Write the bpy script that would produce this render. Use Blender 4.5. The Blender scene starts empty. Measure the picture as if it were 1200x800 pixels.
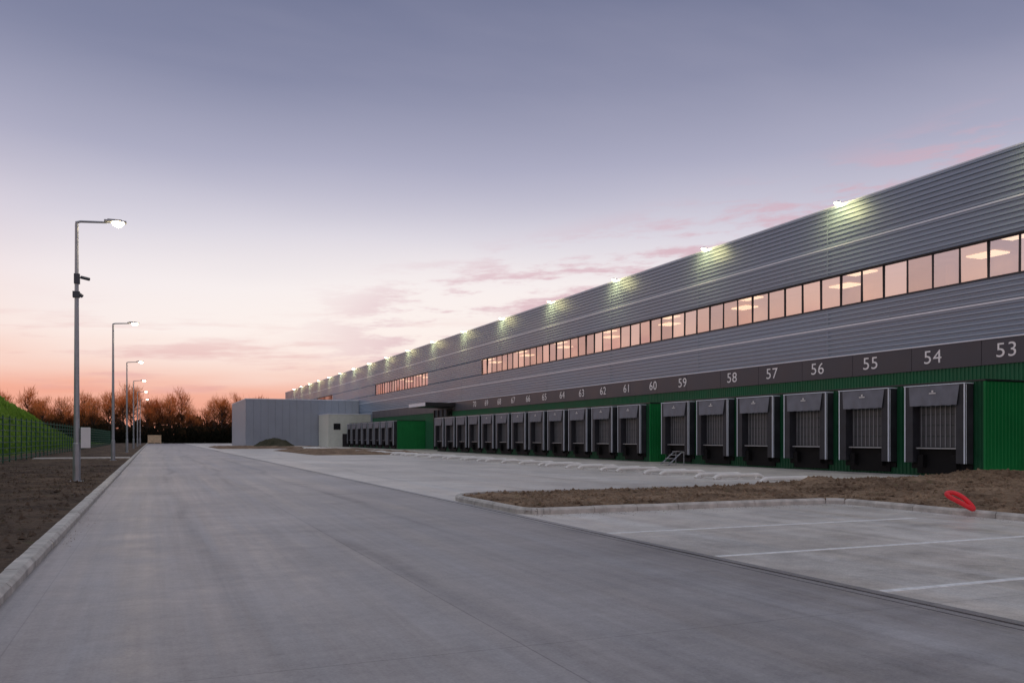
import bpy, math, random
from mathutils import Matrix, Vector, noise
random.seed(7)
S = bpy.context.scene
COL = S.collection
S.view_settings.view_transform = 'Standard'
S.view_settings.look = 'None'
S.view_settings.exposure = 0

def lin(c):
    o = []
    for v in c:
        v = v/255.0
        o.append(v/12.92 if v <= 0.04045 else ((v+0.055)/1.055)**2.4)
    return (o[0], o[1], o[2], 1)

# ---------------------------------------------------------------- materials
class NT:
    def __init__(s, nt):
        s.nt = nt
    def n(s, t, **kw):
        nd = s.nt.nodes.new(t)
        for k, v in kw.items():
            setattr(nd, k, v)
        return nd
    def l(s, a, b):
        s.nt.links.new(a, b)
    def val(s, sock, v):
        if hasattr(v, 'node'):
            s.l(v, sock)
        else:
            sock.default_value = v
    def math(s, op, a, b=0.0, c=0.0, clamp=False):
        m = s.n('ShaderNodeMath', operation=op)
        m.use_clamp = clamp
        s.val(m.inputs[0], a); s.val(m.inputs[1], b); s.val(m.inputs[2], c)
        return m.outputs[0]
    def mapr(s, v, a, b, c=0.0, d=1.0, smooth=False):
        m = s.n('ShaderNodeMapRange')
        if smooth: m.interpolation_type = 'SMOOTHSTEP'
        s.val(m.inputs[0], v)
        for i, x in enumerate((a, b, c, d)):
            m.inputs[i+1].default_value = x
        return m.outputs[0]
    def mix(s, f, a, b, mode='MIX'):
        m = s.n('ShaderNodeMix', data_type='RGBA', blend_type=mode)
        s.val(m.inputs[0], f); s.val(m.inputs[6], a); s.val(m.inputs[7], b)
        return m.outputs[2]
    def noise(s, vec, scale, detail=4, rough=0.55):
        m = s.n('ShaderNodeTexNoise')
        if vec is not None: s.l(vec, m.inputs['Vector'])
        m.inputs['Scale'].default_value = scale
        m.inputs['Detail'].default_value = detail
        m.inputs['Roughness'].default_value = rough
        return m.outputs['Fac']
    def mapping(s, vec, scale=(1, 1, 1), loc=(0, 0, 0)):
        m = s.n('ShaderNodeMapping')
        s.l(vec, m.inputs['Vector'])
        m.inputs['Scale'].default_value = scale
        m.inputs['Location'].default_value = loc
        return m.outputs[0]
    def ramp(s, v, stops):
        r = s.n('ShaderNodeValToRGB')
        e = r.color_ramp.elements
        while len(e) > 1: e.remove(e[-1])
        e[0].position, e[0].color = stops[0]
        for p, c in stops[1:]:
            x = e.new(p); x.color = c
        s.val(r.inputs[0], v)
        return r.outputs[0]
    def bump(s, h, strength=0.3, dist=0.02):
        b = s.n('ShaderNodeBump')
        b.inputs['Strength'].default_value = strength
        b.inputs['Distance'].default_value = dist
        s.l(h, b.inputs['Height'])
        return b.outputs[0]

def newmat(name):
    m = bpy.data.materials.new(name)
    m.use_nodes = True
    t = NT(m.node_tree)
    b = m.node_tree.nodes['Principled BSDF']
    return m, t, b

def simple(name, col, rough=0.6, metal=0.0, var=0.15, scale=2.0, emit=None, estr=0, spec=0.5, stretch=(1, 1, 1)):
    m, t, b = newmat(name)
    tc = t.n('ShaderNodeTexCoord').outputs['Object']
    v = t.mapping(tc, stretch)
    f = t.noise(v, scale, 5)
    c2 = tuple(x*(1-var) for x in col[:3])+(1,)
    c1 = tuple(min(1, x*(1+var)) for x in col[:3])+(1,)
    t.l(t.mix(t.mapr(f, 0.3, 0.7), c2, c1), b.inputs['Base Color'])
    t.l(t.mapr(f, 0.3, 0.7, max(0.02, rough-0.06), min(1, rough+0.08)), b.inputs['Roughness'])
    b.inputs['Metallic'].default_value = metal
    b.inputs['Specular IOR Level'].default_value = spec
    if emit:
        b.inputs['Emission Color'].default_value = emit
        b.inputs['Emission Strength'].default_value = estr
    return m

def concrete(name, base, warm=0.0, joints=True, streak=1.0, rough=0.5):
    m, t, b = newmat(name)
    tc = t.n('ShaderNodeTexCoord').outputs['Object']
    sep = t.n('ShaderNodeSeparateXYZ'); t.l(tc, sep.inputs[0])
    big = t.noise(tc, 0.16, 6, 0.6)
    mid = t.noise(tc, 1.3, 8, 0.72)
    grit = t.noise(tc, 7.0, 6, 0.75)
    fine = t.noise(tc, 38, 3, 0.7)
    st = t.noise(t.mapping(tc, (1.5, 0.05, 1)), 1.0, 8, 0.68)
    st2 = t.noise(t.mapping(tc, (6.0, 0.12, 1), (3, 1, 0)), 1.0, 7, 0.7)
    st3 = t.noise(t.mapping(tc, (0.07, 1.4, 1), (9, 4, 0)), 1.0, 8, 0.66)
    f = t.math('ADD', t.mapr(big, 0.3, 0.7, 0.72, 1.26), t.mapr(mid, 0.3, 0.7, -0.18, 0.18))
    f = t.math('ADD', f, t.mapr(grit, 0.3, 0.7, -0.14, 0.14))
    f = t.math('ADD', f, t.mapr(st, 0.3, 0.7, -0.32*streak, 0.26*streak))
    f = t.math('ADD', f, t.mapr(st2, 0.35, 0.75, 0.10*streak, -0.20*streak))
    f = t.math('ADD', f, t.mapr(st3, 0.3, 0.7, -0.10, 0.10))
    f = t.math('ADD', f, t.mapr(fine, 0.3, 0.7, -0.16, 0.16))
    if joints:
        jy = t.math('PINGPONG', sep.outputs['Y'], 3.0)
        f = t.math('SUBTRACT', f, t.mapr(jy, 0.0, 0.014, 0.38, 0.0))
        sl = t.n('ShaderNodeTexWhiteNoise', noise_dimensions='2D')
        sv_ = t.n('ShaderNodeCombineXYZ')
        t.l(t.math('FLOOR', t.math('DIVIDE', sep.outputs['Y'], 6.0)), sv_.inputs[0])
        t.l(t.math('FLOOR', t.math('DIVIDE', t.math('SUBTRACT', sep.outputs['X'], 2.63), 4.13)), sv_.inputs[1])
        t.l(sv_.outputs[0], sl.inputs['Vector'])
        f = t.math('ADD', f, t.mapr(sl.outputs['Value'], 0, 1, -0.05, 0.05))
        jx = t.math('ABSOLUTE', t.math('SUBTRACT', sep.outputs['X'], 2.63))
        f = t.math('SUBTRACT', f, t.mapr(jx, 0.004, 0.010, 0.42, 0.0))
        jx = t.math('ABSOLUTE', t.math('ADD', sep.outputs['X'], 1.03))
        f = t.math('SUBTRACT', f, t.mapr(jx, 0.003, 0.009, 0.25, 0.0))
        jx = t.math('PINGPONG', t.math('SUBTRACT', sep.outputs['X'], 6.76), 5.2)
        f = t.math('SUBTRACT', f, t.mapr(jx, 0.006, 0.016, 0.3, 0.0))
        wander = t.mapr(t.noise(t.mapping(tc, (0.0, 0.05, 0)), 1.0, 2), 0, 1, 0, 2.8)
        tr = t.math('PINGPONG', t.math('ADD', sep.outputs['X'], wander), 1.0)
        f = t.math('SUBTRACT', f, t.math('MULTIPLY', t.mapr(tr, 0.0, 0.25, 0.36*streak, 0.0, True), t.mapr(t.noise(t.mapping(tc, (0.4, 0.07, 1)), 1.0, 6), 0.42, 0.60)))
    vc = t.n('ShaderNodeTexVoronoi', feature='DISTANCE_TO_EDGE'); vc.inputs['Scale'].default_value = 0.22
    wv = t.n('ShaderNodeVectorMath', operation='ADD')
    cb = t.n('ShaderNodeCombineXYZ'); t.l(t.mapr(mid, 0, 1, -0.7, 0.7), cb.inputs[0]); t.l(t.mapr(st3, 0, 1, -0.7, 0.7), cb.inputs[1])
    t.l(tc, wv.inputs[0]); t.l(cb.outputs[0], wv.inputs[1]); t.l(wv.outputs[0], vc.inputs['Vector'])
    ck = t.math('MULTIPLY', t.mapr(vc.outputs['Distance'], 0.0005, 0.0022, 0.22, 0.0), t.mapr(big, 0.5, 0.56))
    f = t.math('SUBTRACT', f, ck)
    vo = t.n('ShaderNodeTexVoronoi'); vo.inputs['Scale'].default_value = 0.9
    t.l(tc, vo.inputs['Vector'])
    sp = t.mapr(t.math('ADD', vo.outputs['Distance'], t.mapr(mid, 0, 1, 0.0, 0.18)), 0.10, 0.17, 0.16, 0.0)
    f = t.math('SUBTRACT', f, sp)
    col = t.mix(t.mapr(st, 0.35, 0.65), (base[0]*(1.07+warm), base[1]*1.0, base[2]*(0.92-warm), 1), base)
    cc = t.n('ShaderNodeVectorMath', operation='SCALE')
    t.l(col, cc.inputs[0]); t.l(f, cc.inputs['Scale'])
    t.l(cc.outputs[0], b.inputs['Base Color'])
    t.l(t.mapr(t.math('ADD', st, mid), 0.7, 1.3, rough-0.16, rough+0.14), b.inputs['Roughness'])
    b.inputs['Specular IOR Level'].default_value = 0.65
    h = t.math('ADD', t.math('MULTIPLY', fine, 0.5), t.math('MULTIPLY', grit, 0.6))
    t.l(t.bump(h, 0.3, 0.006), b.inputs['Normal'])
    return m

def soilmat(name, dark, light, grassx=None):
    m, t, b = newmat(name)
    tc = t.n('ShaderNodeTexCoord').outputs['Object']
    n1 = t.noise(tc, 0.7, 6, 0.65); n2 = t.noise(tc, 9, 6, 0.75); n3 = t.noise(tc, 45, 3, 0.7)
    f = t.math('ADD', t.math('MULTIPLY', n1, 0.5), t.math('ADD', t.math('MULTIPLY', n2, 0.35), t.math('MULTIPLY', n3, 0.15)))
    col = t.mix(t.mapr(f, 0.40, 0.60), dark, light)
    w = t.mapr(t.noise(tc, 3.3, 3, 0.6), 0.62, 0.70)
    col = t.mix(t.math('MULTIPLY', w, 0.45), col, (0.06, 0.075, 0.02, 1))
    if grassx:
        sep = t.n('ShaderNodeSeparateXYZ'); t.l(tc, sep.inputs[0])
        g = t.mix(t.mapr(t.noise(tc, 0.4, 6, 0.7), 0.40, 0.60), (0.11, 0.18, 0.025, 1), (0.27, 0.43, 0.065, 1))
        e = t.math('ADD', sep.outputs['X'], t.mapr(n1, 0.2, 0.8, -1.6, 1.6))
        k = t.mapr(e, grassx-0.6, grassx+0.6, 1.0, 0.0)
        col = t.mix(k, col, g)
    t.l(col, b.inputs['Base Color'])
    b.inputs['Roughness'].default_value = 0.95
    b.inputs['Specular IOR Level'].default_value = 0.15
    h = t.math('ADD', n2, t.math('MULTIPLY', n3, 0.5))
    t.l(t.bump(h, 0.9, 0.05), b.inputs['Normal'])
    return m

M = {}
M['road'] = concrete('road_concrete', (0.275, 0.265, 0.268, 1), rough=0.44)
M['yard'] = concrete('yard_concrete', (0.54, 0.52, 0.49, 1), warm=0.01, streak=0.5, rough=0.45)
M['kerb'] = simple('kerb_concrete', (0.50, 0.47, 0.43, 1), 0.8, var=0.28, scale=4)
M['soil'] = soilmat('soil', (0.09, 0.055, 0.035, 1), (0.38, 0.265, 0.175, 1))
M['verge'] = soilmat('verge_soil', (0.04, 0.028, 0.022, 1), (0.17, 0.12, 0.085, 1), grassx=-11.2)
M['heap'] = soilmat('heap_soil', (0.03, 0.032, 0.018, 1), (0.10, 0.09, 0.06, 1))
M['ground'] = soilmat('field', (0.05, 0.045, 0.025, 1), (0.09, 0.085, 0.045, 1))
M['paint'] = simple('white_paint', (0.78, 0.78, 0.76, 1), 0.6, var=0.18, scale=9)
M['clad'] = simple('grey_cladding', (0.255, 0.33, 0.43, 1), 0.33, metal=0.2, var=0.08, scale=0.35, stretch=(1, 0.3, 2))
M['clad_light'] = simple('pale_cladding', (0.31, 0.35, 0.41, 1), 0.5, metal=0.0, var=0.06, scale=0.4)
M['cream'] = simple('cream_panel', (0.60, 0.64, 0.58, 1), 0.6, var=0.06)
M['trim'] = simple('aluminium_trim', (0.68, 0.76, 0.86, 1), 0.4, metal=0.2, var=0.05)
M['fascia'] = simple('fascia_panel', (0.058, 0.062, 0.080, 1), 0.45, var=0.1, scale=0.6)
M['green'] = simple('green_cladding', (0.008, 0.19, 0.05, 1), 0.45, metal=0.0, var=0.1, scale=0.8, spec=0.3)
M['wallgreen'] = simple('upper_green_cladding', (0.014, 0.13, 0.06, 1), 0.45, metal=0.0, var=0.1, scale=0.8, spec=0.3)
M['dkgreen'] = simple('dark_green_cladding', (0.006, 0.07, 0.03, 1), 0.5, var=0.12, spec=0.3)
M['black'] = simple('black_rubber', (0.006, 0.006, 0.007, 1), 0.7, var=0.2, spec=0.2)
M['frame'] = simple('window_frame_metal', (0.03, 0.03, 0.036, 1), 0.4, metal=0.3)
M['curtain'] = simple('shelter_curtain', (0.14, 0.15, 0.18, 1), 0.6, var=0.22, scale=1.6)
M['pad'] = simple('shelter_pad', (0.028, 0.030, 0.037, 1), 0.6, var=0.3, scale=1.8, spec=0.4)
M['door'] = simple('dock_door_metal', (0.055, 0.058, 0.064, 1), 0.5, var=0.15, scale=1.5)
M['doorrib'] = simple('dock_door_rib', (0.18, 0.185, 0.20, 1), 0.5, var=0.15, scale=1.5)
M['galv'] = simple('galvanised_steel', (0.36, 0.38, 0.41, 1), 0.45, metal=0.6, var=0.12, scale=3)
M['white'] = simple('white_plastic', (0.75, 0.75, 0.74, 1), 0.5, var=0.06)
M['guide'] = simple('painted_guide', (0.78, 0.76, 0.72, 1), 0.6, var=0.15, scale=2)
M['text'] = simple('number_paint', (0.88, 0.90, 0.93, 1), 0.5, var=0.02)
M['red'] = simple('red_hose', (0.80, 0.02, 0.03, 1), 0.3, var=0.12)
M['fence'] = simple('green_wire', (0.012, 0.085, 0.05, 1), 0.5, var=0.1)
M['timber'] = simple('timber', (0.62, 0.47, 0.30, 1), 0.8, var=0.2, scale=3)
M['room'] = simple('interior_plaster', (0.58, 0.44, 0.34, 1), 0.9, var=0.25, scale=0.5)
M['lampglow'] = simple('lamp_lens', (1, 0.95, 0.8, 1), 0.3, emit=(1, 0.80, 0.48, 1), estr=40)
M['floodglow'] = simple('flood_lens', (1, 0.95, 0.8, 1), 0.3, emit=(1, 0.90, 0.50, 1), estr=30)
M['roomlight'] = simple('room_light', (1, 0.95, 0.8, 1), 0.3, emit=(1, 0.74, 0.50, 1), estr=2.6)

m, t, b = newmat('window_glass')
nt = m.node_tree
nt.nodes.remove(b)
oi = t.n('ShaderNodeObjectInfo')
tc = t.n('ShaderNodeTexCoord').outputs['Object']
gl = t.n('ShaderNodeBsdfGlossy'); gl.inputs['Roughness'].default_value = 0.03
t.l(t.mix(oi.outputs['Random'], (0.78, 0.73, 0.76, 1), (0.99, 0.94, 0.93, 1)), gl.inputs['Color'])
t.l(t.bump(t.noise(tc, 0.9, 2), 0.09, 0.02), gl.inputs['Normal'])
tp = t.n('ShaderNodeBsdfTransparent'); tp.inputs['Color'].default_value = (0.78, 0.74, 0.66, 1)
mx = t.n('ShaderNodeMixShader')
t.l(t.mapr(oi.outputs['Random'], 0, 1, 0.62, 0.76), mx.inputs[0])
t.l(tp.outputs[0], mx.inputs[1]); t.l(gl.outputs[0], mx.inputs[2])
t.l(mx.outputs[0], nt.nodes['Material Output'].inputs[0])
M['glass'] = m
m, t, b = newmat('dark_glass')
b.inputs['Base Color'].default_value = (0.01, 0.012, 0.014, 1)
b.inputs['Roughness'].default_value = 0.08
M['dglass'] = m

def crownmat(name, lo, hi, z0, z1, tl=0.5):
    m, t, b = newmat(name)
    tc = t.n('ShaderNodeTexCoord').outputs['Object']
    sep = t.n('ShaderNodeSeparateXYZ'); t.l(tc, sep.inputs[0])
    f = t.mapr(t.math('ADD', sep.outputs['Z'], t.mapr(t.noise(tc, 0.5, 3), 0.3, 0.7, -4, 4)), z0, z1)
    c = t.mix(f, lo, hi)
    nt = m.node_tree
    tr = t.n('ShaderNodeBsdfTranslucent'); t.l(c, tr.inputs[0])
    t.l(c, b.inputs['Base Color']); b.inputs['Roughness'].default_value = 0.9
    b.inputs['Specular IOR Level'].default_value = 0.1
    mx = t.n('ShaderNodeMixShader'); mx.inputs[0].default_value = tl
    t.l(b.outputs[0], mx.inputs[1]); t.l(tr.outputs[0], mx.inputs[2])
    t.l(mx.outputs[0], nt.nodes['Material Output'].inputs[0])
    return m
M['crown'] = crownmat('autumn_sunset_twigs', (0.05, 0.028, 0.018, 1), (0.82, 0.30, 0.10, 1), 6, 12.5, 0.5)  # dark below to orange tops: sunset glow painted into the autumn twig colour
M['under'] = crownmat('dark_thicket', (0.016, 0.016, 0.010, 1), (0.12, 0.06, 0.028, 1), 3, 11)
M['bark'] = simple('bark', (0.06, 0.042, 0.032, 1), 0.9, var=0.3)
M['grass'] = crownmat('grass_blades', (0.14, 0.25, 0.035, 1), (0.28, 0.45, 0.07, 1), 0, 6)

# ---------------------------------------------------------------- mesh helpers
class MB:
    def __init__(s): s.v = []; s.f = []; s.mi = []; s.cur = 0
    def face(s, pts):
        i = len(s.v); s.v += [tuple(p) for p in pts]
        s.f.append(tuple(range(i, i+len(pts)))); s.mi.append(s.cur)
    def box(s, x0, x1, y0, y1, z0, z1):
        i = len(s.v)
        s.v += [(x0, y0, z0), (x1, y0, z0), (x1, y1, z0), (x0, y1, z0), (x0, y0, z1), (x1, y0, z1), (x1, y1, z1), (x0, y1, z1)]
        for q in ((0, 3, 2, 1), (4, 5, 6, 7), (0, 1, 5, 4), (1, 2, 6, 5), (2, 3, 7, 6), (3, 0, 4, 7)):
            s.f.append(tuple(i+k for k in q)); s.mi.append(s.cur)
    def tube(s, path, r, n=8, closed=False, cap=True):
        path = [Vector(p) for p in path]
        rs = r if isinstance(r, (list, tuple)) else [r]*len(path)
        N = len(path); base = len(s.v)
        for k, p in enumerate(path):
            a = path[(k-1) % N] if (closed or k > 0) else p
            c = path[(k+1) % N] if (closed or k < N-1) else p
            d = (c-a).normalized()
            up = Vector((0, 0, 1)) if abs(d.z) < 0.9 else Vector((0, 1, 0))
            x = d.cross(up).normalized(); y = x.cross(d)
            for j in range(n):
                an = 2*math.pi*j/n
                s.v.append(tuple(p + (x*math.cos(an)+y*math.sin(an))*rs[k]))
        for k in range(N if closed else N-1):
            for j in range(n):
                a = base+k*n+j; b_ = base+k*n+(j+1) % n
                c = base+((k+1) % N)*n+(j+1) % n; d = base+((k+1) % N)*n+j
                s.f.append((a, b_, c, d)); s.mi.append(s.cur)
        if not closed and cap:
            s.f.append(tuple(base+j for j in range(n))); s.mi.append(s.cur)
            s.f.append(tuple(base+(N-1)*n+j for j in reversed(range(n)))); s.mi.append(s.cur)
    def mesh(s, name, mats, smooth=False):
        me = bpy.data.meshes.new(name)
        me.from_pydata(s.v, [], s.f)
        for k in (mats if isinstance(mats, (list, tuple)) else [mats]):
            me.materials.append(M[k])
        for p, i in zip(me.polygons, s.mi):
            p.material_index = i
            p.use_smooth = smooth
        me.update()
        return me

def fixn(me):
    import bmesh
    bm = bmesh.new(); bm.from_mesh(me)
    bmesh.ops.recalc_face_normals(bm, faces=bm.faces); bm.to_mesh(me); bm.free()

def ob(name, data, loc=(0, 0, 0), parent=None, label=None, category=None, kind=None, group=None, bevel=0):
    o = bpy.data.objects.new(name, data)
    COL.objects.link(o)
    o.location = loc
    if parent is not None:
        o.parent = parent
        o.matrix_parent_inverse = Matrix.Translation(-Vector(parent.location))
    if label: o['label'] = label
    if category: o['category'] = category
    if kind: o['kind'] = kind
    if group: o['group'] = group
    if bevel:
        md = o.modifiers.new('Bevel', 'BEVEL'); md.width = bevel; md.segments = 2; md.limit_method = 'ANGLE'
    return o

# ---------------------------------------------------------------- ground, road, yard
mb = MB(); mb.face([(-2500, -2500, -0.05), (2500, -2500, -0.05), (2500, 2500, -0.05), (-2500, 2500, -0.05)])
ob('ground', mb.mesh('ground', 'ground'), kind='structure', label='open field soil and grass ground', category='ground')
mb = MB(); mb.face([(-1.34, -25, 0), (6.66, -25, 0), (6.66, 235, 0), (-1.34, 235, 0)])
ob('road', mb.mesh('road', 'road'), kind='structure', label='wide grey concrete road', category='road')
mb = MB(); mb.face([(6.94, -25, 0), (33.9, -25, 0), (33.9, 235, 0), (6.94, 235, 0)])
ob('yard_pavement', mb.mesh('yard', 'yard'), kind='structure', label='pale concrete loading yard', category='pavement')
mb = MB(); mb.cur = 0
mb.box(6.66, 6.775, -25, 235, -0.04, 0.002)
mb.box(6.825, 6.94, -25, 235, -0.04, 0.002)
mb.cur = 1
mb.box(6.775, 6.825, -25, 235, -0.04, -0.012)
mb.cur = 2
mb.box(6.645, 6.66, -25, 235, -0.04, 0.001); mb.box(6.94, 6.955, -25, 235, -0.04, 0.001)
ob('drainage_channel', mb.mesh('drain', ['road', 'black', 'frame']), kind='structure', label='concrete slot drain along the road', category='drain')

def kerb(mb, p0, p1, side, w=0.2, h=0.13, step=1.0):
    p0 = Vector((p0[0], p0[1], 0)); p1 = Vector((p1[0], p1[1], 0))
    L = (p1-p0).length; d = (p1-p0)/L; nrm = Vector((-d.y, d.x, 0))*side
    n = max(1, round(L/step)); st = L/n
    for k in range(n):
        a = p0+d*(k*st+0.006); b_ = p0+d*((k+1)*st-0.006)
        dz = random.uniform(-0.005, 0.005); dn = nrm*random.uniform(-0.006, 0.006)
        prof = [(0, -0.03), (0, h-0.045), (0.045, h), (w, h), (w, -0.03)]
        i = len(mb.v)
        for q in (a, b_):
            for (u, z) in prof:
                p = q+nrm*u+dn; mb.v.append((p.x, p.y, z+dz))
        for j in range(4):
            mb.f.append((i+j, i+j+1, i+5+j+1, i+5+j)); mb.mi.append(0)
        mb.f.append((i, i+1, i+2, i+3, i+4)); mb.mi.append(0)
        mb.f.append((i+9, i+8, i+7, i+6, i+5)); mb.mi.append(0)
mb = MB(); kerb(mb, (-1.34, -10), (-1.34, 235), 1, w=0.20, h=0.12)
me = mb.mesh('kerb', 'kerb'); fixn(me)
ob('kerb', me, kind='structure', label='pale concrete kerb along the road', category='kerb')
mb = MB()
def arc(cx, cy, r, a0, a1, n=7):
    return [(cx+r*math.cos(math.radians(a0+(a1-a0)*k/n)), cy+r*math.sin(math.radians(a0+(a1-a0)*k/n))) for k in range(n+1)]
outline = [(15.25, -12), (15.25, 15.75)]+[(14.95, 16.05)] + arc(7.6, 16.65, 0.6, 270, 180) + arc(8.6, 20.1, 1.6, 180, 90)+[(19, 21.7), (33, 22.6)]
for a, c in zip(outline[:-1], outline[1:]):
    kerb(mb, a, c, -1, w=0.16)
me = mb.mesh('kerb', 'kerb'); fixn(me)
ob('kerb', me, kind='structure', label='pale kerb edging the soil island', category='kerb')

def fbm(x, y, s, seed=0):
    return noise.fractal(Vector((x*s, y*s, seed)), 0.6, 2.1, 5)

def grid(name, x0, x1, y0, y1, st, inside, h, mat, **kw):
    nx = int((x1-x0)/st)+1; ny = int((y1-y0)/st)+1
    vs = []; idx = {}; fs = []
    def vid(i, j):
        if (i, j) not in idx:
            x = x0+i*st; yy = y0+j*st
            idx[(i, j)] = len(vs); vs.append((x, yy, h(x, yy)))
        return idx[(i, j)]
    for i in range(nx-1):
        for j in range(ny-1):
            if inside(x0+(i+.5)*st, y0+(j+.5)*st):
                fs.append((vid(i, j), vid(i+1, j), vid(i+1, j+1), vid(i, j+1)))
    me = bpy.data.meshes.new(name); me.from_pydata(vs, [], fs); me.materials.append(M[mat])
    for p in me.polygons: p.use_smooth = True
    return ob(name, me, **kw)

def isl_in(x, y):
    if x > 15.33: return y < 21.75+max(0, x-19)*0.05
    if y < 16.15: return False
    if x < 7.09 or y > 21.65: return False
    if x < 8.6 and y > 20.1: return (x-8.6)**2+(y-20.1)**2 < 1.52**2
    return True
def isl_h(x, y):
    k = min(1, max(0, (x-15.2)/4.5)); k = k*k*(3-2*k)
    edge = min(1, max(0, (x-7.1)/1.2), max(0, (21.8-y+max(0, x-19)*0.05)/1.2))
    mid = 0.10*min(1, max(0, y-16.2)) if x < 15.4 else 0.1
    return 0.07+edge*(mid*0.6+k*0.30*(0.65+0.6*fbm(x, y, 0.25, 4)))+0.05*fbm(x, y, 1.3)+0.035*fbm(x, y, 4.5, 2)
grid('soil', 7, 33.5, -12, 23, 0.13, isl_in, isl_h, 'soil', kind='structure', label='bare brown soil of the planting island', category='soil')
def bed(x0, x1, y0, y1, hh, seed):
    def h(x, y):
        e = min(1, (x-x0)/1.5, (x1-x)/1.5, (y-y0)/1.5, (y1-y)/1.5)
        return -0.02+max(0, e)*(hh+0.12*fbm(x, y, 0.6, seed))
    grid('soil', x0, x1, y0, y1, 0.6, lambda x, y: True, h, 'soil', kind='structure', label='low bed of bare brown soil', category='soil')
bed(13, 24.5, 76, 106, 0.22, 3)
bed(8, 24.5, 122, 149, 0.2, 9)

def vh(x, y):
    hgt = 0.09+0.045*fbm(x, y, 0.9)+0.02*fbm(x, y, 4, 7)
    if x > -2.1: hgt = 0.085+(hgt-0.085)*((-1.54-x)/0.56)
    k = min(1, max(0, (-11.0-x)/6.0)); k = k*k*(3-2*k)
    tp = min(1, max(0, (200-y)/95))
    return hgt+k*(6.8*tp+0.2)*(1+0.15*fbm(x, y, 0.05, 3))+k*0.2*fbm(x, y, 0.4, 5)
grid('verge', -9.86, -1.53, 4, 70, 0.128, lambda x, y: True, vh, 'verge', kind='structure', label='bare dark soil verge beside the kerb', category='verge')
grid('verge', -9.94, -1.5, 69.9, 235, 0.6, lambda x, y: True, lambda x, y: vh(x, y)-(0.01 if y < 71 else 0), 'verge', kind='structure', label='bare dark soil verge beside the kerb', category='verge')
grid('hill', -60, -9.5, 4, 300, 0.8, lambda x, y: True, lambda x, y: vh(x, y)-(0.02 if x > -10.5 else 0), 'verge', kind='structure', label='grassy green earth bank behind the fence', category='bank')
mb = MB(); mb.box(-7.6, -1.56, 66.0, 68.4, 0.0, 0.16)
ob('pavement', mb.mesh('crossing', 'kerb'), kind='structure', label='short pale paved strip across the verge', category='pavement')

def clods(name, n, pick, h, smin, smax, mat, label):
    mb = MB()
    for _ in range(n):
        x, y = pick()
        s = random.uniform(smin, smax)*random.uniform(0.5, 1)
        z = h(x, y)+s*0.2
        top = (x+random.uniform(-.3, .3)*s, y+random.uniform(-.3, .3)*s, z+s*random.uniform(.4, .8))
        ring = [(x+s*random.uniform(.6, 1.1)*math.cos(a), y+s*random.uniform(.6, 1.1)*math.sin(a), z-s*0.3+random.uniform(0, .3)*s) for a in (0, 1.25, 2.5, 3.8, 5.0)]
        for k in range(5): mb.face([top, ring[k], ring[(k+1) % 5]])
    return ob(name, mb.mesh(name, mat), kind='stuff', label=label, category='soil')
def pk1():
    while True:
        x = random.uniform(7.2, 27); y = random.uniform(10, 22)
        if isl_in(x, y): return x, y
clods('soil_clods', 6500, pk1, isl_h, 0.02, 0.10, 'soil', 'small brown soil clods and stones')
def pk2(): return random.uniform(-8.5, -1.7), 6+44*random.random()**1.6
clods('soil_clods', 6000, pk2, vh, 0.015, 0.085, 'verge', 'small dark soil clods and stones')
mb = MB()
for _ in range(900):
    if random.random() < .5: x, y = random.uniform(7.2, 15.3), 16.0-abs(random.gauss(0, 0.35))
    elif random.random() < .5: x, y = -1.32+abs(random.gauss(0, 0.14)), 14+60*random.random()**1.2
    else: x, y = 15.2-abs(random.gauss(0, .3)), random.uniform(6, 15.8)
    s = random.uniform(0.003, 0.012); z = 0.001
    ring = [(x+s*random.uniform(.7, 1.2)*math.cos(a), y+s*random.uniform(.7, 1.2)*math.sin(a), z) for a in (0, 1.5, 3.1, 4.6)]
    for k in range(4): mb.face([(x, y, z+s*.7), ring[k], ring[(k+1) % 4]])
ob('soil_crumbs', mb.mesh('crumbs', 'soil'), kind='stuff', label='crumbs of soil scattered along the kerbs', category='soil')
mb = MB()
for _ in range(34000):
    y = random.uniform(45, 195); x = random.uniform(-24, -11.0)
    z = vh(x, y); s = random.uniform(0.10, 0.26)*(1+y/150); a = random.uniform(0, 6.28)
    dx, dy = math.cos(a)*s*0.35, math.sin(a)*s*0.35
    mb.face([(x-dx, y-dy, z-0.02), (x+dx, y+dy, z-0.02), (x+random.uniform(-.5, .5)*s, y+random.uniform(-.5, .5)*s, z+s)])
ob('grass', mb.mesh('grass', 'grass'), kind='stuff', label='rough green grass on the bank', category='grass')

for i, (yy, x1) in enumerate(((12.48, 13.9), (9.5, 14.2), (6.68, 14.2), (3.8, 14.2))):
    mb = MB(); mb.box(6.98, x1, yy-0.055, yy+0.055, 0.0, 0.004)
    ob('parking_line', mb.mesh('parking_line', 'paint'), kind='structure', label='white painted parking bay line', category='road marking')

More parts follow.
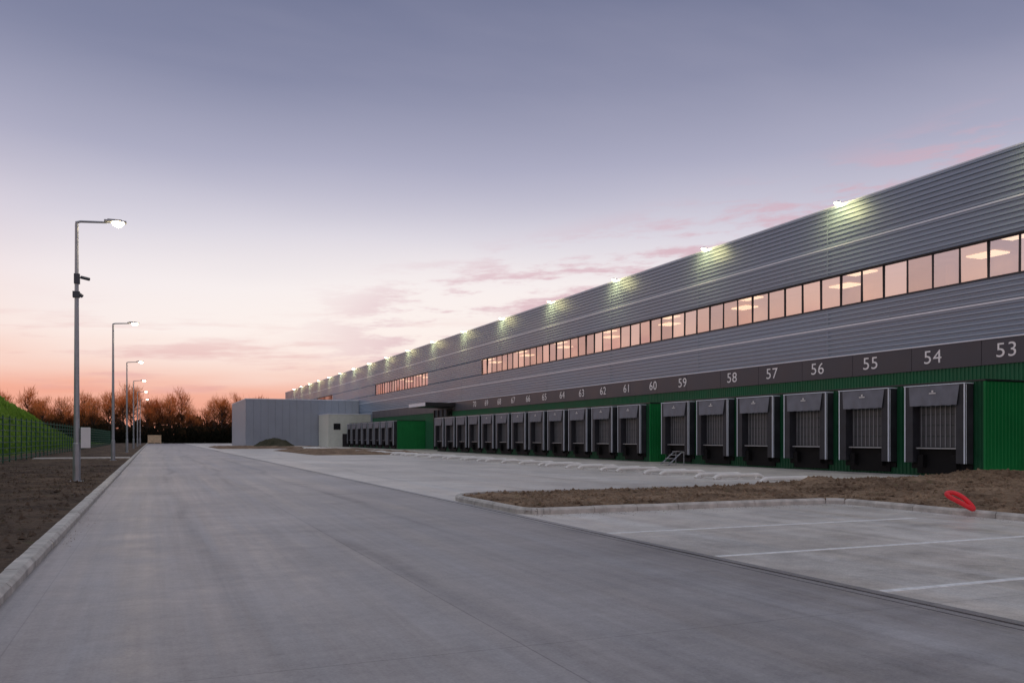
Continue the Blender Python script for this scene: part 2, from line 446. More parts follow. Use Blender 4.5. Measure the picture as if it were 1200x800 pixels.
# ---------------------------------------------------------------- warehouse
WX = 33.65; FX = 29.8
WH = bpy.data.objects.new('warehouse', None); COL.objects.link(WH); WH.location = (WX, 120, 0)
WH['label'] = 'long grey ribbed warehouse with green loading docks'
WH['category'] = 'warehouse'
Z0, ZT = 4.75, 13.88
YA, YB = 4.0, 242.0
def ribs(mb, y0, y1, z0, z1, pitch=0.24):
    pts = []
    k = math.floor(z0/pitch)
    while k*pitch < z1:
        b0 = k*pitch
        for dz, x in ((0, WX), (0.34*pitch, WX), (0.38*pitch, WX-0.085), (0.78*pitch, WX-0.085)):
            z = b0+dz
            if z0 <= z <= z1: pts.append((x, z))
        k += 1
    pts = [(WX, z0)]+[p for p in pts if z0+0.004 < p[1] < z1-0.004]+[(WX, z1)]
    i = len(mb.v)
    for x, z in pts: mb.v += [(x, y0, z), (x, y1, z)]
    for j in range(len(pts)-1):
        a = i+2*j; mb.f.append((a, a+2, a+3, a+1)); mb.mi.append(0)
mb = MB()
WZ0, WZ1 = 8.54, 10.19
strips = [(11.85, 88.7), (108.9, 138.0), (174.5, 192.0)]
segs = [(YA, strips[0][0]), (strips[0][1], strips[1][0]), (strips[1][1], strips[2][0]), (strips[2][1], YB)]
ribs(mb, YA, YB, WZ1, ZT); ribs(mb, YA, YB, 5.86, WZ0)
ribs(mb, 140, YB, 0, 5.86)
for a, c in segs: ribs(mb, a, c, WZ0, WZ1)
ob('wall', mb.mesh('cladding', 'clad'), parent=WH)
mb = MB()
mb.box(WX+0.22, 95, YA, YB-0.01, 0, 8.2); mb.box(WX+0.22, 95, YA, YB-0.01, 10.9, ZT-0.1)
mb.box(WX+6.3, 95, YA, YB-0.01, 8.2, 10.9)
for yy in (YA, YB): mb.face([(WX, yy, 0), (95, yy, 0), (95, yy, ZT), (WX, yy, ZT)])
ob('rear_wall', mb.mesh('body', 'clad_light'), parent=WH)
mb = MB()
mb.face([(WX+0.1, YA, 8.25), (WX+6.2, YA, 8.25), (WX+6.2, YB, 8.25), (WX+0.1, YB, 8.25)])
mb.face([(WX+0.1, YA, 10.85), (WX+6.2, YA, 10.85), (WX+6.2, YB, 10.85), (WX+0.1, YB, 10.85)])
mb.face([(WX+6.2, YA, 8.25), (WX+6.2, YB, 8.25), (WX+6.2, YB, 10.85), (WX+6.2, YA, 10.85)])
ob('interior', mb.mesh('interior', 'room'), parent=WH)
for k in range(13):
    yy = 14+k*9.6
    mb = MB(); mb.box(WX+5.2, WX+5.9, yy-0.3, yy+0.3, 8.3, 10.84)
    ob('column', mb.mesh('column', 'room'), parent=WH)
    for dx, dy in ((2.2, 2.5), (4.6, 6.0)):
        mb = MB(); mb.box(WX+dx, WX+dx+1.1, yy+dy, yy+dy+1.6, 10.76, 10.83)
        ob('ceiling_light', mb.mesh('ceiling_light', 'roomlight'), parent=WH)
mb = MB(); mb.box(WX-0.09, WX+0.35, YA, YB+0.05, ZT, ZT+0.07)
mb.box(WX+0.36, 95, YA+0.02, YB, ZT-0.06, ZT-0.01)
ob('roof', mb.mesh('roof', 'trim'), parent=WH)
for z, w in ((11.72, 0.08), (7.40, 0.08), (5.86, 0.06)):
    mb = MB(); mb.box(WX-0.12, WX+0.01, YA, YB if z > 6 else 140, z, z+w)
    ob('trim', mb.mesh('trim', 'trim'), parent=WH)
yy = 24.0-11.9
while yy < YB:
    for a, c in ((5.95, 7.38), (7.5, WZ0-0.1), (WZ1+0.1, 11.70), (11.83, ZT-0.02)):
        mb = MB(); mb.box(WX-0.092, WX-0.07, yy-0.025, yy+0.025, a, c)
        if yy < 100: ob('panel_joint', mb.mesh('seam', 'clad'), parent=WH)
    yy += 11.9
mb = MB()
pw = 1.4525
mb.cur = 0
mb.face([(0.0, -pw/2+0.03, 0.04), (0.0, -pw/2+0.03, WZ1-WZ0-0.04), (0.0, pw/2-0.03, WZ1-WZ0-0.04), (0.0, pw/2-0.03, 0.04)])
mb.cur = 1
hh = WZ1-WZ0
mb.box(-0.045, 0.06, -pw/2, -pw/2+0.03, 0, hh); mb.box(-0.045, 0.06, pw/2-0.03, pw/2, 0, hh)
mb.box(-0.045, 0.06, -pw/2+0.03, pw/2-0.03, 0, 0.04); mb.box(-0.045, 0.06, -pw/2+0.03, pw/2-0.03, hh-0.04, hh)
wme = mb.mesh('window', ['glass', 'frame'])
for a, c in strips:
    n = round((c-a)/pw)
    st = (c-a)/n
    for k in range(n):
        o = ob('window', wme, (WX+0.04, a+(k+.5)*st, WZ0), WH)
        o.rotation_euler = (0, random.uniform(-.016, .016), random.uniform(-.02, .02))
for a, c in strips:
    for z0, z1 in ((WZ0-0.05, WZ0-0.003), (WZ1+0.003, WZ1+0.05)):
        mb = MB(); mb.box(WX-0.10, WX+0.12, a, c, z0, z1)
        ob('window_sill', mb.mesh('sill', 'frame'), parent=WH)
mb = MB(); yy = 4.1
while yy < 139.9:
    y2 = min(yy+3.75, 140)
    mb.box(WX-0.09, WX+0.02, yy+0.012, y2-0.012, Z0, 5.85); yy += 3.75
ob('fascia', mb.mesh('fascia', 'fascia'), parent=WH)
mb = MB(); mb.box(WX-0.02, WX+0.1, YA, 140, Z0, 5.9)
ob('fascia_backing', mb.mesh('fb', 'black'), parent=WH)
def vribs(mb, x, y0, y1, z0, z1, pitch=0.2, dep=0.04):
    pts = []; n = int((y1-y0)/pitch)
    for k in range(n):
        b0 = y0+k*pitch
        pts += [(x, b0), (x, b0+pitch*.5), (x-dep, b0+pitch*.6), (x-dep, b0+pitch*.9)]
    pts.append((x, y1)); i = len(mb.v)
    for px, py in pts: mb.v += [(px, py, z0), (px, py, z1)]
    for j in range(len(pts)-1):
        a = i+2*j; mb.f.append((a, a+1, a+3, a+2)); mb.mi.append(mb.cur)
mb = MB(); vribs(mb, WX, YA, 140, 0, Z0)
ob('lower_wall', mb.mesh('lower_wall', 'wallgreen'), parent=WH)

HT = 3.80
groups = [(23.45, 45.95), (47.7, 92.75), (110.0, 140.2)]
def xribs(mb, y, x0, x1, z0, z1, pitch=0.2, dep=0.02):
    pts = []; n = max(1, int((x1-x0)/pitch))
    for k in range(n):
        b0 = x0+k*pitch
        pts += [(b0, y), (b0+pitch*.5, y), (b0+pitch*.6, y-dep), (b0+pitch*.9, y-dep)]
    pts.append((x1, y)); i = len(mb.v)
    for px, py in pts: mb.v += [(px, py, z0), (px, py, z1)]
    for j in range(len(pts)-1):
        a = i+2*j; mb.f.append((a, a+2, a+3, a+1)); mb.mi.append(mb.cur)
for a, c in groups:
    mb = MB()
    mb.cur = 0
    xribs(mb, a, FX+0.03, WX-0.05, 0.0, HT-0.02, dep=0.012); 
    mb.face([(FX, c, 0), (WX, c, 0), (WX, c, HT), (FX, c, HT)])
    mb.box(FX-0.04, FX+0.03, a-0.04, a+0.05, 0, HT-0.02)
    mb.cur = 1
    vribs(mb, FX, a+0.05, c, 0.0, HT)
    mb.cur = 2
    mb.box(FX-0.06, WX-0.06, a-0.05, c+0.05, HT, HT+0.06)
    ob('dock_housing', mb.mesh('dock_housing', ['green', 'dkgreen', 'frame']), parent=WH)

# dock template
W = 1.46; D = 0.50
mb = MB()
for s in (-1, 1):
    y0, y1 = sorted((s*W, s*(W-0.42)))
    mb.cur = 0; mb.box(-D, -0.045, y0, y1, 0.55, 3.70)
    y0, y1 = sorted((s*(W+0.0), s*(W-0.055)))
    mb.cur = 1; mb.box(-D-0.02, -D-0.003, y0, y1, 0.55, 3.70)
    y0, y1 = sorted((s*(W+0.003), s*(W+0.02)))
    mb.box(-D+0.03, -D+0.06, y0, y1, 0.55, 3.68)
mb.cur = 0
mb.box(-D, -0.045, -W+0.42, W-0.42, 3.0, 3.70)
mb.cur = 1
mb.box(-D-0.04, -0.04, -W-0.02, W+0.02, 3.702, 3.74)
dock_me = mb.mesh('loading_dock', ['pad', 'trim'])
mb = MB()
n = 12; cw = 1.22
for k in range(n):
    u0 = -cw+2*cw*k/n; u1 = -cw+2*cw*(k+1)/n
    x0 = -D-0.05-0.015*math.sin(k*1.9); x1 = -D-0.05-0.015*math.sin((k+1)*1.9)
    mb.face([(x0-0.03, u0*0.93, 2.88+0.012*math.sin(k*2.3)), (-D-0.024, u0, 3.68), (-D-0.024, u1, 3.68), (x1-0.03, u1*0.93, 2.88+0.012*math.sin((k+1)*2.3))])
cur_me = mb.mesh('head_curtain', 'curtain')
mb = MB()
mb.box(-D-0.085, -D-0.07, -0.16, 0.16, 3.36, 3.40); mb.box(-D-0.08, -D-0.065, -0.04, 0.04, 3.43, 3.50)
mark_me = mb.mesh('marking', 'white')
mb = MB(); z = 1.18
for k in range(4):
    mb.box(-0.10, -0.042, -W+0.42, W-0.42, z+0.012, z+0.45-0.008); z += 0.45
mb.cur = 1
for k in range(9):
    yy = -W+0.52+k*(2*(W-0.42)-0.2)/8
    mb.box(-0.122, -0.10, yy-0.026, yy+0.026, 1.19, 2.97)
door_me = mb.mesh('door', ['door', 'doorrib'])
mb = MB()
mb.cur = 0; mb.box(-0.12, -0.041, -1.15, 1.15, 0.10, 1.15)
mb.cur = 1; mb.box(-0.38, -0.12, -0.98, 0.98, 1.12, 1.17)
mb.cur = 0; mb.box(-0.10, -0.041, -1.46, -1.15, 0.30, 0.52); mb.box(-0.10, -0.041, 1.15, 1.46, 0.30, 0.52)
lev_me = mb.mesh('dock_leveller', ['black', 'galv'])
mb = MB(); mb.box(-0.34, -0.121, -0.13, 0.13, -0.25, 0.25)
for zz in (-0.16, -0.05, 0.06, 0.17): mb.box(-0.355, -0.34, -0.13, 0.13, zz-0.03, zz+0.03)
bump_me = mb.mesh('bumper', 'black')
docks = [23.45+1.95+3.75*k for k in range(6)] + [49.6+3.75*k for k in range(12)] + [110+1.9+3.75*k for k in range(8)]
for i, yc in enumerate(docks):
    d = ob('loading_dock', dock_me, (FX, yc, 0), WH, bevel=0.012 if i < 8 else 0)
    d['label'] = 'dark grey dock shelter with closed sectional door'
    ob('curtain', cur_me, (FX, yc, 0), d)
    ob('door', door_me, (FX, yc, 0), d)
    ob('dock_leveller', lev_me, (FX, yc, 0), d)
    if i < 14:
        ob('marking', mark_me, (FX, yc, 0), d)
    for s in (-1, 1):
        ob('bumper', bump_me, (FX, yc+s*0.80, 0.62), d)
rot = Matrix(((0, 0, -1), (-1, 0, 0), (0, 1, 0))).to_4x4()
num = 53
for i, yc in enumerate(docks[:18]):
    cu = bpy.data.curves.new('n', 'FONT'); cu.body = str(num); cu.size = 0.88; cu.align_x = 'CENTER'; cu.align_y = 'CENTER'
    cu.extrude = 0.006; cu.offset = -0.003; cu.space_character = 1.08
    to = bpy.data.objects.new('n', cu); COL.objects.link(to)
    bpy.context.view_layer.update()
    me = bpy.data.meshes.new_from_object(to.evaluated_get(bpy.context.evaluated_depsgraph_get()))
    bpy.data.objects.remove(to)
    me.transform(rot @ Matrix.Diagonal((1.14, 1, 1, 1))); me.materials.clear(); me.materials.append(M['text'])
    o = ob('dock_number', me, (WX-0.10, yc, 5.31), WH); o['label'] = 'white painted number %d' % num
    num += 1

mb = MB(); mb.cur = 0; mb.box(29.8, WX-0.06, 97.5, 104.6, 5.3, 5.75); mb.cur = 1; mb.box(29.75, 29.8, 97.55, 104.55, 5.32, 5.73)
ob('canopy', mb.mesh('canopy', ['frame', 'trim']), parent=WH)
mb = MB(); mb.cur = 0; mb.box(32.9, WX-0.06, 98.8, 103.8, 0.02, 5.0)
mb.cur = 1
for yy in (98.8, 100.4, 102.1, 103.8): mb.box(32.8, 32.9, yy-0.06, yy+0.06, 0.02, 5.0)
for xx in (33.0,): mb.box(xx-0.05, xx+0.05, 98.7, 98.8, 0.02, 5.0)
ob('entrance', mb.mesh('entrance', ['dglass', 'frame']), parent=WH)

mb = MB(); mb.tube([(0.1, 0, 0.0), (0.05, 0, 0.10), (-0.24, 0, 0.12)], 0.022, 6)
brk = mb.mesh('bracket', 'galv')
mb = MB(); mb.box(-0.36, -0.20, -0.15, 0.15, 0.08, 0.13); hed = mb.mesh('head', 'frame')
mb = MB(); mb.tube([(-0.28, 0, 0.078), (-0.28, 0, 0.03), (-0.28, 0, -0.05)], [0.15, 0.14, 0.06], 12); lns = mb.mesh('lens', 'floodglow')
yy = 35.0-11.9*2
while yy < 236:
    f = ob('floodlight', hed, (WX, yy, ZT+0.05), WH)
    f['label'] = 'lit floodlight on the roof edge'
    ob('bracket', brk, (WX, yy, ZT+0.05), f); ob('lens', lns, (WX, yy, ZT+0.05), f)
    L = bpy.data.lights.new('flood', 'SPOT'); L.energy = 260; L.color = (1, 0.86, 0.34); L.spot_size = math.radians(174); L.spot_blend = 1.0; L.shadow_soft_size = 0.6
    lo = ob('floodlight_lamp', L, (WX-1.15, yy, ZT-0.05), f)
    dv = Vector((0.7, 0, -1)); lo.rotation_euler = dv.to_track_quat('-Z', 'Y').to_euler()
    yy += 11.9

def building(name, x0, x1, y0, y1, h, mat, label):
    e = bpy.data.objects.new(name, None); COL.objects.link(e); e.location = ((x0+x1)/2, (y0+y1)/2, 0)
    e['label'] = label; e['category'] = 'building'
    mb = MB(); 
    n = int((y1-y0)/1.2); 
    for k in range(n):
        a = y0+(y1-y0)*k/n; mb.box(x0, x0+0.1, a+0.01, a+(y1-y0)/n-0.01, 0, h)
    n = int((x1-x0)/1.2)
    for k in range(n):
        a = x0+0.1+(x1-x0-0.1)*k/n; mb.box(a+0.01, a+(x1-x0)/n-0.02, y0, y0+0.1, 0, h)
    mb.box(x0+0.09, x1, y0+0.09, y1, 0, h-0.02)
    ob('wall', mb.mesh('wall', mat), parent=e)
    mb = MB(); mb.box(x0-0.06, x1, y0-0.06, y1, h, h+0.14)
    ob('roof', mb.mesh('roof', 'trim'), parent=e)
    return e
e = building('office_block', 14.3, WX-0.10, 150, 177, 8.0, 'clad_light', 'plain pale grey box building joined to the warehouse')
e = building('annex', 26.5, WX-0.10, 141, 149.9, 5.35, 'cream', 'low cream panelled annex beside the docks')
mb = MB(); mb.cur = 0; mb.box(-0.5, 0.5, -0.04, -0.01, 0, 0.9); mb.cur = 1
mb.box(-0.56, -0.5, -0.06, 0, -0.06, 0.96); mb.box(0.5, 0.56, -0.06, 0, -0.06, 0.96); mb.box(-0.5, 0.5, -0.06, 0, -0.06, 0); mb.box(-0.5, 0.5, -0.06, 0, 0.9, 0.96)
awin = mb.mesh('window', ['dglass', 'frame'])
for x in (27.9, 30.9): ob('window', awin, (x, 141, 2.9), e)
mb = MB(); mb.box(28.8, 29.9, 140.93, 140.99, 0.02, 2.15); ob('door', mb.mesh('door', 'frame'), parent=e)

def heap_h(x, y):
    r = math.hypot((x-17.5)/3.8, (y-138)/3.2)
    return -0.05+1.45*max(0, 1-r*r)**1.3*(1+0.2*fbm(x, y, 0.7, 6))
o = grid('dirt_heap', 13.0, 22.0, 134.0, 142, 0.25, lambda x, y: math.hypot((x-17.5)/3.8, (y-138)/3.2) < 1.05, heap_h, 'heap', label='small heap of dark excavated soil', category='soil heap')

# ---------------------------------------------------------------- wheel guides
mb = MB()
mb.tube([(-1.15, 0, 0.02), (-1.05, 0, 0.10), (-0.9, 0, 0.15), (0.9, 0, 0.15), (1.05, 0, 0.10), (1.15, 0, 0.02)], 0.075, 8)
for x in (-0.8, 0, 0.8): mb.box(x-0.12, x+0.12, -0.14, 0.14, 0.0, 0.025); mb.box(x-0.04, x+0.04, -0.04, 0.04, 0.025, 0.10)
gme = mb.mesh('wheel_guide', 'guide', True)
for yc in docks:
    for s in (-1, 1):
        if yc+s*1.35 < 22.9: continue
        o = ob('wheel_guide', gme, (20.6+random.uniform(-.15, .15), yc+s*1.35, 0), label='white tubular wheel guide on the yard', category='wheel guide', group='wheel guides in front of the docks')
        o.rotation_euler = (0, 0, random.uniform(-.02, .02))

st = bpy.data.objects.new('metal_steps', None); COL.objects.link(st); st.location = (27.3, 41.5, 0)
st['label'] = 'small freestanding galvanised steel steps beside the docks'; st['category'] = 'steps'
mb = MB(); x0 = 26.9; y0 = 41.1
for k in range(4):
    mb.box(x0+k*0.24, x0+k*0.24+0.26, y0, y0+0.75, 0.2*(k+1)-0.03, 0.2*(k+1))
ob('tread', mb.mesh('tread', 'galv'), parent=st)
for yy in (y0-0.03, y0+0.78):
    mb = MB(); mb.tube([(x0-0.05, yy, 0.03), (x0+0.8, yy, 0.72), (x0+1.0, yy, 0.74)], 0.03, 6)
    mb.tube([(x0+0.98, yy, 0.74), (x0+0.98, yy, 0.0)], 0.025, 6)
    ob('stringer', mb.mesh('stringer', 'galv'), parent=st)

# ---------------------------------------------------------------- street lamps
lamp_y = [32.6, 61, 92, 122, 152, 182]
mb = MB(); mb.tube([(0, 0, 0), (0, 0, 1.3), (0, 0, 1.32), (0, 0, 8.8)], [0.125, 0.12, 0.095, 0.055], 14); mb.box(-0.2, 0.2, -0.2, 0.2, 0, 0.03)
mb.box(-0.04, 0.04, -0.132, -0.115, 0.5, 0.95)
pole = mb.mesh('pole', 'galv', False)
mb = MB(); mb.tube([(0, 0, 8.70), (0.0, 0, 8.84), (0.12, 0, 8.88), (0.95, 0, 8.93)], [0.06, 0.055, 0.04, 0.035], 10); arm = mb.mesh('arm', 'galv')
mb = MB(); mb.box(0.85, 1.55, -0.16, 0.16, 8.95, 9.0); mb.box(0.95, 1.4, -0.12, 0.12, 9.0, 9.04); head = mb.mesh('lamp_head', 'galv')
mb = MB(); mb.tube([(1.28, 0, 8.949), (1.28, 0, 8.89), (1.28, 0, 8.84), (1.28, 0, 8.80)], [0.19, 0.18, 0.13, 0.05], 16); lens = mb.mesh('lens', 'lampglow')
mb = MB(); mb.box(0.13, 0.42, -0.12, 0.10, 1.15, 1.85); cbx = mb.mesh('control_box', 'white')
mb = MB(); mb.box(-0.08, 0.10, -0.12, 0.1, 6.75, 7.08); mb.tube([(0, 0, 6.95), (0.22, 0, 6.98)], 0.025, 6); mb.tube([(0.14, -0.05, 6.97), (0.40, -0.16, 6.90)], 0.055, 8)
camme = mb.mesh('security_camera', 'fascia')
mb = MB(); mb.box(-0.12, 0.10, -0.13, 0.10, 6.28, 6.48); mb.tube([(0, 0, 6.45), (0.18, -0.05, 6.32)], 0.06, 8)
camme2 = mb.mesh('security_camera', 'fascia')
for i, y in enumerate(lamp_y):
    e = bpy.data.objects.new('street_lamp', None); COL.objects.link(e); e.location = (-2.42, y, 0.08)
    e['label'] = 'tall galvanised street lamp, lit, with cameras and box' if i == 0 else 'tall galvanised street lamp, lit, beside the kerb'
    e['category'] = 'street lamp'; e['group'] = 'street lamps along the road'
    for nm, me in (('pole', pole), ('arm', arm), ('lamp_head', head), ('lens', lens)):
        ob(nm, me, e.location, e)
    if i == 0:
        ob('control_box', cbx, e.location, e, bevel=0.01); ob('security_camera', camme, e.location, e); ob('security_camera', camme2, e.location, e)
    L = bpy.data.lights.new('lamp', 'SPOT'); L.energy = 200; L.color = (1, 0.82, 0.55); L.spot_size = math.radians(150); L.spot_blend = 1; L.shadow_soft_size = 0.2
    ob('lamp_light', L, (-2.42+1.25, y, 8.78), e)

# ---------------------------------------------------------------- fence
fe = bpy.data.objects.new('fence', None); COL.objects.link(fe); fe.location = (-8.05, 110, 0)
fe['label'] = 'green welded wire mesh fence with square posts'; fe['category'] = 'fence'
mb = MB()
PW = 2.5
for k in range(8): mb.box(-0.016, 0.016, 0.04, PW-0.04, 0.10+k*0.352, 0.10+k*0.352+0.05)
for k in range(5): mb.box(-0.002, 0.002, 0.25+k*0.48, 0.25+k*0.48+0.005, 0.06, 2.62)
fpan = mb.mesh('fence_panel', 'fence')
mb = MB(); mb.box(-0.04, 0.04, -0.04, 0.04, -0.1, 2.75); fpost = mb.mesh('fence_post', 'fence')
y = 42.0
while y < 192:
    ob('fence_panel', fpan, (-8.05, y, 0.12), fe); ob('fence_post', fpost, (-8.05, y, 0.12), fe)
    y += PW

# ---------------------------------------------------------------- red hose leaning over the kerb
mb = MB(); N = 30
A = Vector((14.86, 12.56, 0.46)); B = Vector((15.16, 12.20, 0.16))
ctr = (A+B)/2; U = (A-B)/2; V = Vector((0.12, 0.02, 0.07)).normalized()*0.085
path = []
for k in range(N):
    a = 2*math.pi*k/N
    path.append(ctr+U*math.cos(a)+V*math.sin(a)*(1+0.3*math.cos(a))+Vector((0, 0, 0.04*math.sin(a)**2)))
mb.tube(path, 0.050, 10, closed=True)
ob('hose', mb.mesh('hose', 'red', True), label='loop of red hose leaning over the kerb', category='hose')

cr = bpy.data.objects.new('pallet_crate', None); COL.objects.link(cr); cr.location = (0.2, 226, 0)
cr['label'] = 'pale timber crate standing on a pallet'; cr['category'] = 'crate'
mb = MB()
for k in range(7): mb.box(-1.4, 1.8, 225+k*0.36, 225.26+k*0.36, 0.2, 0.26)
for x in (-1.3, 0.1, 1.5): mb.box(x, x+0.2, 225, 227.4, 0.01, 0.2)
ob('pallet', mb.mesh('pallet', 'timber'), parent=cr)
mb = MB(); mb.box(-1.3, 1.7, 225.15, 227.3, 0.27, 2.1)
for k in range(8): mb.box(-1.3+k*0.385, -1.3+k*0.385+0.3, 225.11, 225.15, 0.27, 2.1)
mb.box(-1.36, 1.76, 225.06, 225.11, 0.35, 0.5); mb.box(-1.36, 1.76, 225.06, 225.11, 1.9, 2.05)
ob('crate_body', mb.mesh('crate', 'timber'), parent=cr)

# ---------------------------------------------------------------- trees
def tree_mesh(seed, h):
    rnd = random.Random(seed)
    tb = MB(); cb = MB()
    lean = rnd.uniform(-.4, .4)
    tb.tube([(0, 0, -0.3), (lean*.3, 0, h*.3), (lean, lean*.4, h*.6), (lean*1.2, lean, h*.92)], [0.26, 0.19, 0.12, 0.03], 7)
    tips = []
    for k in range(20):
        z = h*rnd.uniform(.25, .85); a = rnd.uniform(0, 6.28); L = h*rnd.uniform(.12, .25)*(1.25-z/h*0.75)
        p0 = Vector((lean*z/h, 0, z)); p1 = p0+Vector((math.cos(a)*L*.5, math.sin(a)*L*.5, L*.6)); p2 = p1+Vector((math.cos(a)*L*.25, math.sin(a)*L*.25, L*.65))
        tb.tube([p0, p1, p2], [0.12, 0.08, 0.03], 5)
        tips += [p1, p2, (p1+p2)/2, p2+Vector((rnd.uniform(-.8, .8), rnd.uniform(-.8, .8), rnd.uniform(0, .9)))]
    tips += [Vector((lean, 0, h*.85)), Vector((lean, .5, h*.95))]
    for t_ in tips:
        R = rnd.uniform(0.5, 1.15)
        for k in range(15):
            o = Vector((rnd.gauss(0, R*.7), rnd.gauss(0, R*.7), rnd.gauss(0, R*.6)))
            p = t_+o
            d = (o.normalized()*0.5+Vector((rnd.uniform(-.4, .4), rnd.uniform(-.4, .4), rnd.uniform(.5, 1.5)))).normalized()
            L = rnd.uniform(0.7, 1.9); w = rnd.uniform(0.025, 0.07)
            sd = d.cross(Vector((rnd.uniform(-1, 1), rnd.uniform(-1, 1), rnd.uniform(-1, 1)))).normalized()*w
            cb.face([p-sd, p+sd, p+d*L])
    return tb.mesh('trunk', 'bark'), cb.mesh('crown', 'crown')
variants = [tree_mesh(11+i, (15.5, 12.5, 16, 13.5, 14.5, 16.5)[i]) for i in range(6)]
pos = []
for k in range(52):
    x = -66+k*1.93+random.uniform(-1.7, 1.7); y = 262+random.uniform(-14, 22)
    pos.append((x, y, 0.86 if x < 26 else 0.72))
for k in range(7):
    pos.append((-42+k*2.2+random.uniform(-1, 1)-3, 212+random.uniform(-8, 10), 0.66))
for (x, y, s) in pos:
    t_, c_ = random.choice(variants)
    zb = 0.0 if x > -9.9 else vh(x, y)-0.2
    e = ob('tree', None, (x, y, zb), label='bare autumn tree with orange brown twigs, sunset glow painted on the tops', category='tree', group='trees behind the road end')
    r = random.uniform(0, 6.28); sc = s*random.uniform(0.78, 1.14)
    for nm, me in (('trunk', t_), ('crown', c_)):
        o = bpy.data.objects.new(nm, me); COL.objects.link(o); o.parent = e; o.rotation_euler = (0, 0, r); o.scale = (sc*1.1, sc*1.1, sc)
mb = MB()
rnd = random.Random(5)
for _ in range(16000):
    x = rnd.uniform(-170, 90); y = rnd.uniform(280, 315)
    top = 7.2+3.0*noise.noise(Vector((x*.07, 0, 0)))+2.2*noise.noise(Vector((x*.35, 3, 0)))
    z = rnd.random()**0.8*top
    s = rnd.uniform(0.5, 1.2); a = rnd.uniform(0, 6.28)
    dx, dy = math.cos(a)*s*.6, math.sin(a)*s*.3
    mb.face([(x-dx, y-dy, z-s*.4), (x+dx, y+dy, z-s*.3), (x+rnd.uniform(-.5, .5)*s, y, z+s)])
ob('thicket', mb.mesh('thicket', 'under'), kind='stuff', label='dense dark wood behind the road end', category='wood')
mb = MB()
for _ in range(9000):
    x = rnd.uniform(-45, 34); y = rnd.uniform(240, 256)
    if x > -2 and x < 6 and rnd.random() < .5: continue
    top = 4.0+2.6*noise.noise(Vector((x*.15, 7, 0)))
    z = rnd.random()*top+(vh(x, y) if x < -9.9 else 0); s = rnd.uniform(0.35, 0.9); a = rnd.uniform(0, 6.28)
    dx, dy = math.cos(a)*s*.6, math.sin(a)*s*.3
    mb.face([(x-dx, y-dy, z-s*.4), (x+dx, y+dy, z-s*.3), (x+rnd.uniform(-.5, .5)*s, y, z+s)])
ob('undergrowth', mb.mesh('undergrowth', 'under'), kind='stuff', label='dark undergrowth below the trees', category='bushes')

# ---------------------------------------------------------------- world
w = bpy.data.worlds.new('World'); S.world = w; w.use_nodes = True
t = NT(w.node_tree)
bg = w.node_tree.nodes['Background']
tc = t.n('ShaderNodeTexCoord').outputs['Generated']
sep = t.n('ShaderNodeSeparateXYZ'); t.l(tc, sep.inputs[0])
X, Y, Z = sep.outputs
zz = t.math('MAXIMUM', Z, 0.0)
den = t.math('ADD', zz, 0.06)
cx = t.math('DIVIDE', X, den); cy = t.math('DIVIDE', Y, den)
cv = t.n('ShaderNodeCombineXYZ'); t.l(cx, cv.inputs[0]); t.l(cy, cv.inputs[1])
wob = t.noise(cv.outputs[0], 0.35, 3)
zr = t.math('ADD', zz, t.mapr(wob, 0.2, 0.8, -0.022, 0.022))
zen = [(.60, lin((110, 119, 146))), (.75, lin((178, 182, 192))), (1, lin((200, 202, 211)))]  # unseen upper sky, brightened as a neutral fill for the ground
cool = t.ramp(zr, [(0, lin((230, 146, 120))), (.045, lin((240, 174, 152))), (.075, lin((244, 206, 192))), (.115, lin((246, 229, 224))), (.17, lin((236, 227, 231))),
                   (.225, lin((210, 206, 219))), (.30, lin((170, 170, 192))), (.38, lin((131, 135, 162))), (.47, lin((99, 107, 138)))]+zen)
warm = t.ramp(zr, [(0, lin((238, 136, 102))), (.06, lin((242, 172, 150))), (.13, lin((242, 202, 187))), (.22, lin((226, 203, 205))), (.33, lin((170, 168, 190))), (.48, lin((100, 109, 140)))]+zen)
dot = t.math('ADD', t.math('MULTIPLY', X, -0.83), t.math('MULTIPLY', Y, 0.56))
col = t.mix(t.mapr(dot, 0.55, 1.0, 0, 1, True), cool, warm)
gl = t.math('ADD', t.math('MULTIPLY', X, 0.30), t.math('MULTIPLY', Y, 0.95))
gz = t.math('MULTIPLY', t.mapr(zz, 0.05, 0.11, 0, 1, True), t.mapr(zz, 0.14, 0.28, 1, 0, True))
col = t.mix(t.math('MULTIPLY', t.math('MULTIPLY', gz, t.mapr(gl, 0.84, 0.99, 0, 1, True)), 0.55), col, lin((252, 244, 238)))
az = t.math('ARCTAN2', X, Y)
lo_ = t.math('SUBTRACT', zz, t.math('MULTIPLY', az, 0.20))
sv = t.n('ShaderNodeCombineXYZ'); t.l(t.math('MULTIPLY', az, 5.5), sv.inputs[0]); t.l(t.math('MULTIPLY', t.math('SUBTRACT', zz, t.math('MULTIPLY', az, 0.04)), 32.0), sv.inputs[1])
c1 = t.noise(t.mapping(sv.outputs[0], (1, 1, 1), (3.7, 1.3, 0)), 1.15, 10, 0.66)
side = t.mapr(az, 0.10, 0.34, 0, 1, True)
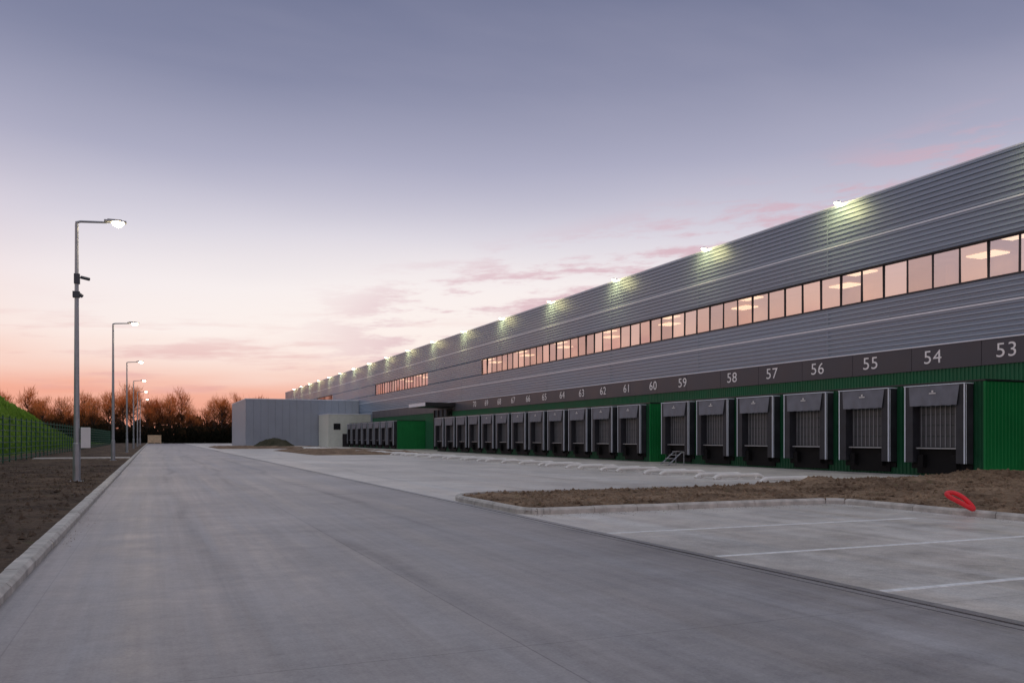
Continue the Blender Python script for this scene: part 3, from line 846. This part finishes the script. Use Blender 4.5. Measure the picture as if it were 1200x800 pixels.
msk = t.math('MULTIPLY', t.math('MULTIPLY', t.mapr(lo_, -0.04, 0.02, 0, 1, True), t.mapr(lo_, 0.09, 0.16, 1, 0.0, True)), side)
cf = t.math('MULTIPLY', t.mapr(c1, 0.47, 0.60, 0, 1, True), msk)
col = t.mix(t.math('MULTIPLY', cf, 0.72), col, lin((210, 168, 180)))
c3 = t.noise(t.mapping(sv.outputs[0], (1, 1.5, 1), (7, 2, 0)), 1.0, 7, 0.6)
lc = t.math('MULTIPLY', t.mapr(c3, 0.48, 0.66, 0, 1, True), t.math('MULTIPLY', t.mapr(zz, 0.03, 0.06, 0, 1, True), t.mapr(zz, 0.08, 0.16, 1, 0, True)))
col = t.mix(t.math('MULTIPLY', lc, 0.5), col, lin((216, 160, 162)))
c2 = t.noise(t.mapping(cv.outputs[0], (0.35, 0.8, 1), (5, 9, 0)), 0.6, 6, 0.6)
hi = t.math('MULTIPLY', t.mapr(c2, 0.45, 0.75, 0, 1, True), t.mapr(zz, 0.15, 0.4, 0.0, 1, True))
col = t.mix(t.math('MULTIPLY', hi, 0.28), col, lin((174, 171, 190)))
col = t.mix(t.mapr(Z, -0.03, 0.0), (0.05, 0.045, 0.045, 1), col)
t.l(col, bg.inputs['Color']); bg.inputs['Strength'].default_value = 1.04

sun = bpy.data.lights.new('sun', 'SUN'); sun.energy = 0.15; sun.angle = math.radians(12); sun.color = (1, 0.86, 0.78)
so = bpy.data.objects.new('sun', sun); COL.objects.link(so)
sd = Vector((-math.sin(math.radians(92)), math.cos(math.radians(92)), 0.16))
so.rotation_euler = (-sd).to_track_quat('-Z', 'Y').to_euler()

# ---------------------------------------------------------------- camera
cam = bpy.data.cameras.new('camera'); co = bpy.data.objects.new('camera', cam); COL.objects.link(co)
cam.lens = 30; cam.sensor_width = 36; cam.clip_end = 6000; cam.clip_start = 0.05
cam.shift_y = 112/1200
co.location = (0, 0, 1.6); co.rotation_euler = (math.radians(90), 0, -math.atan(0.42))
S.camera = co
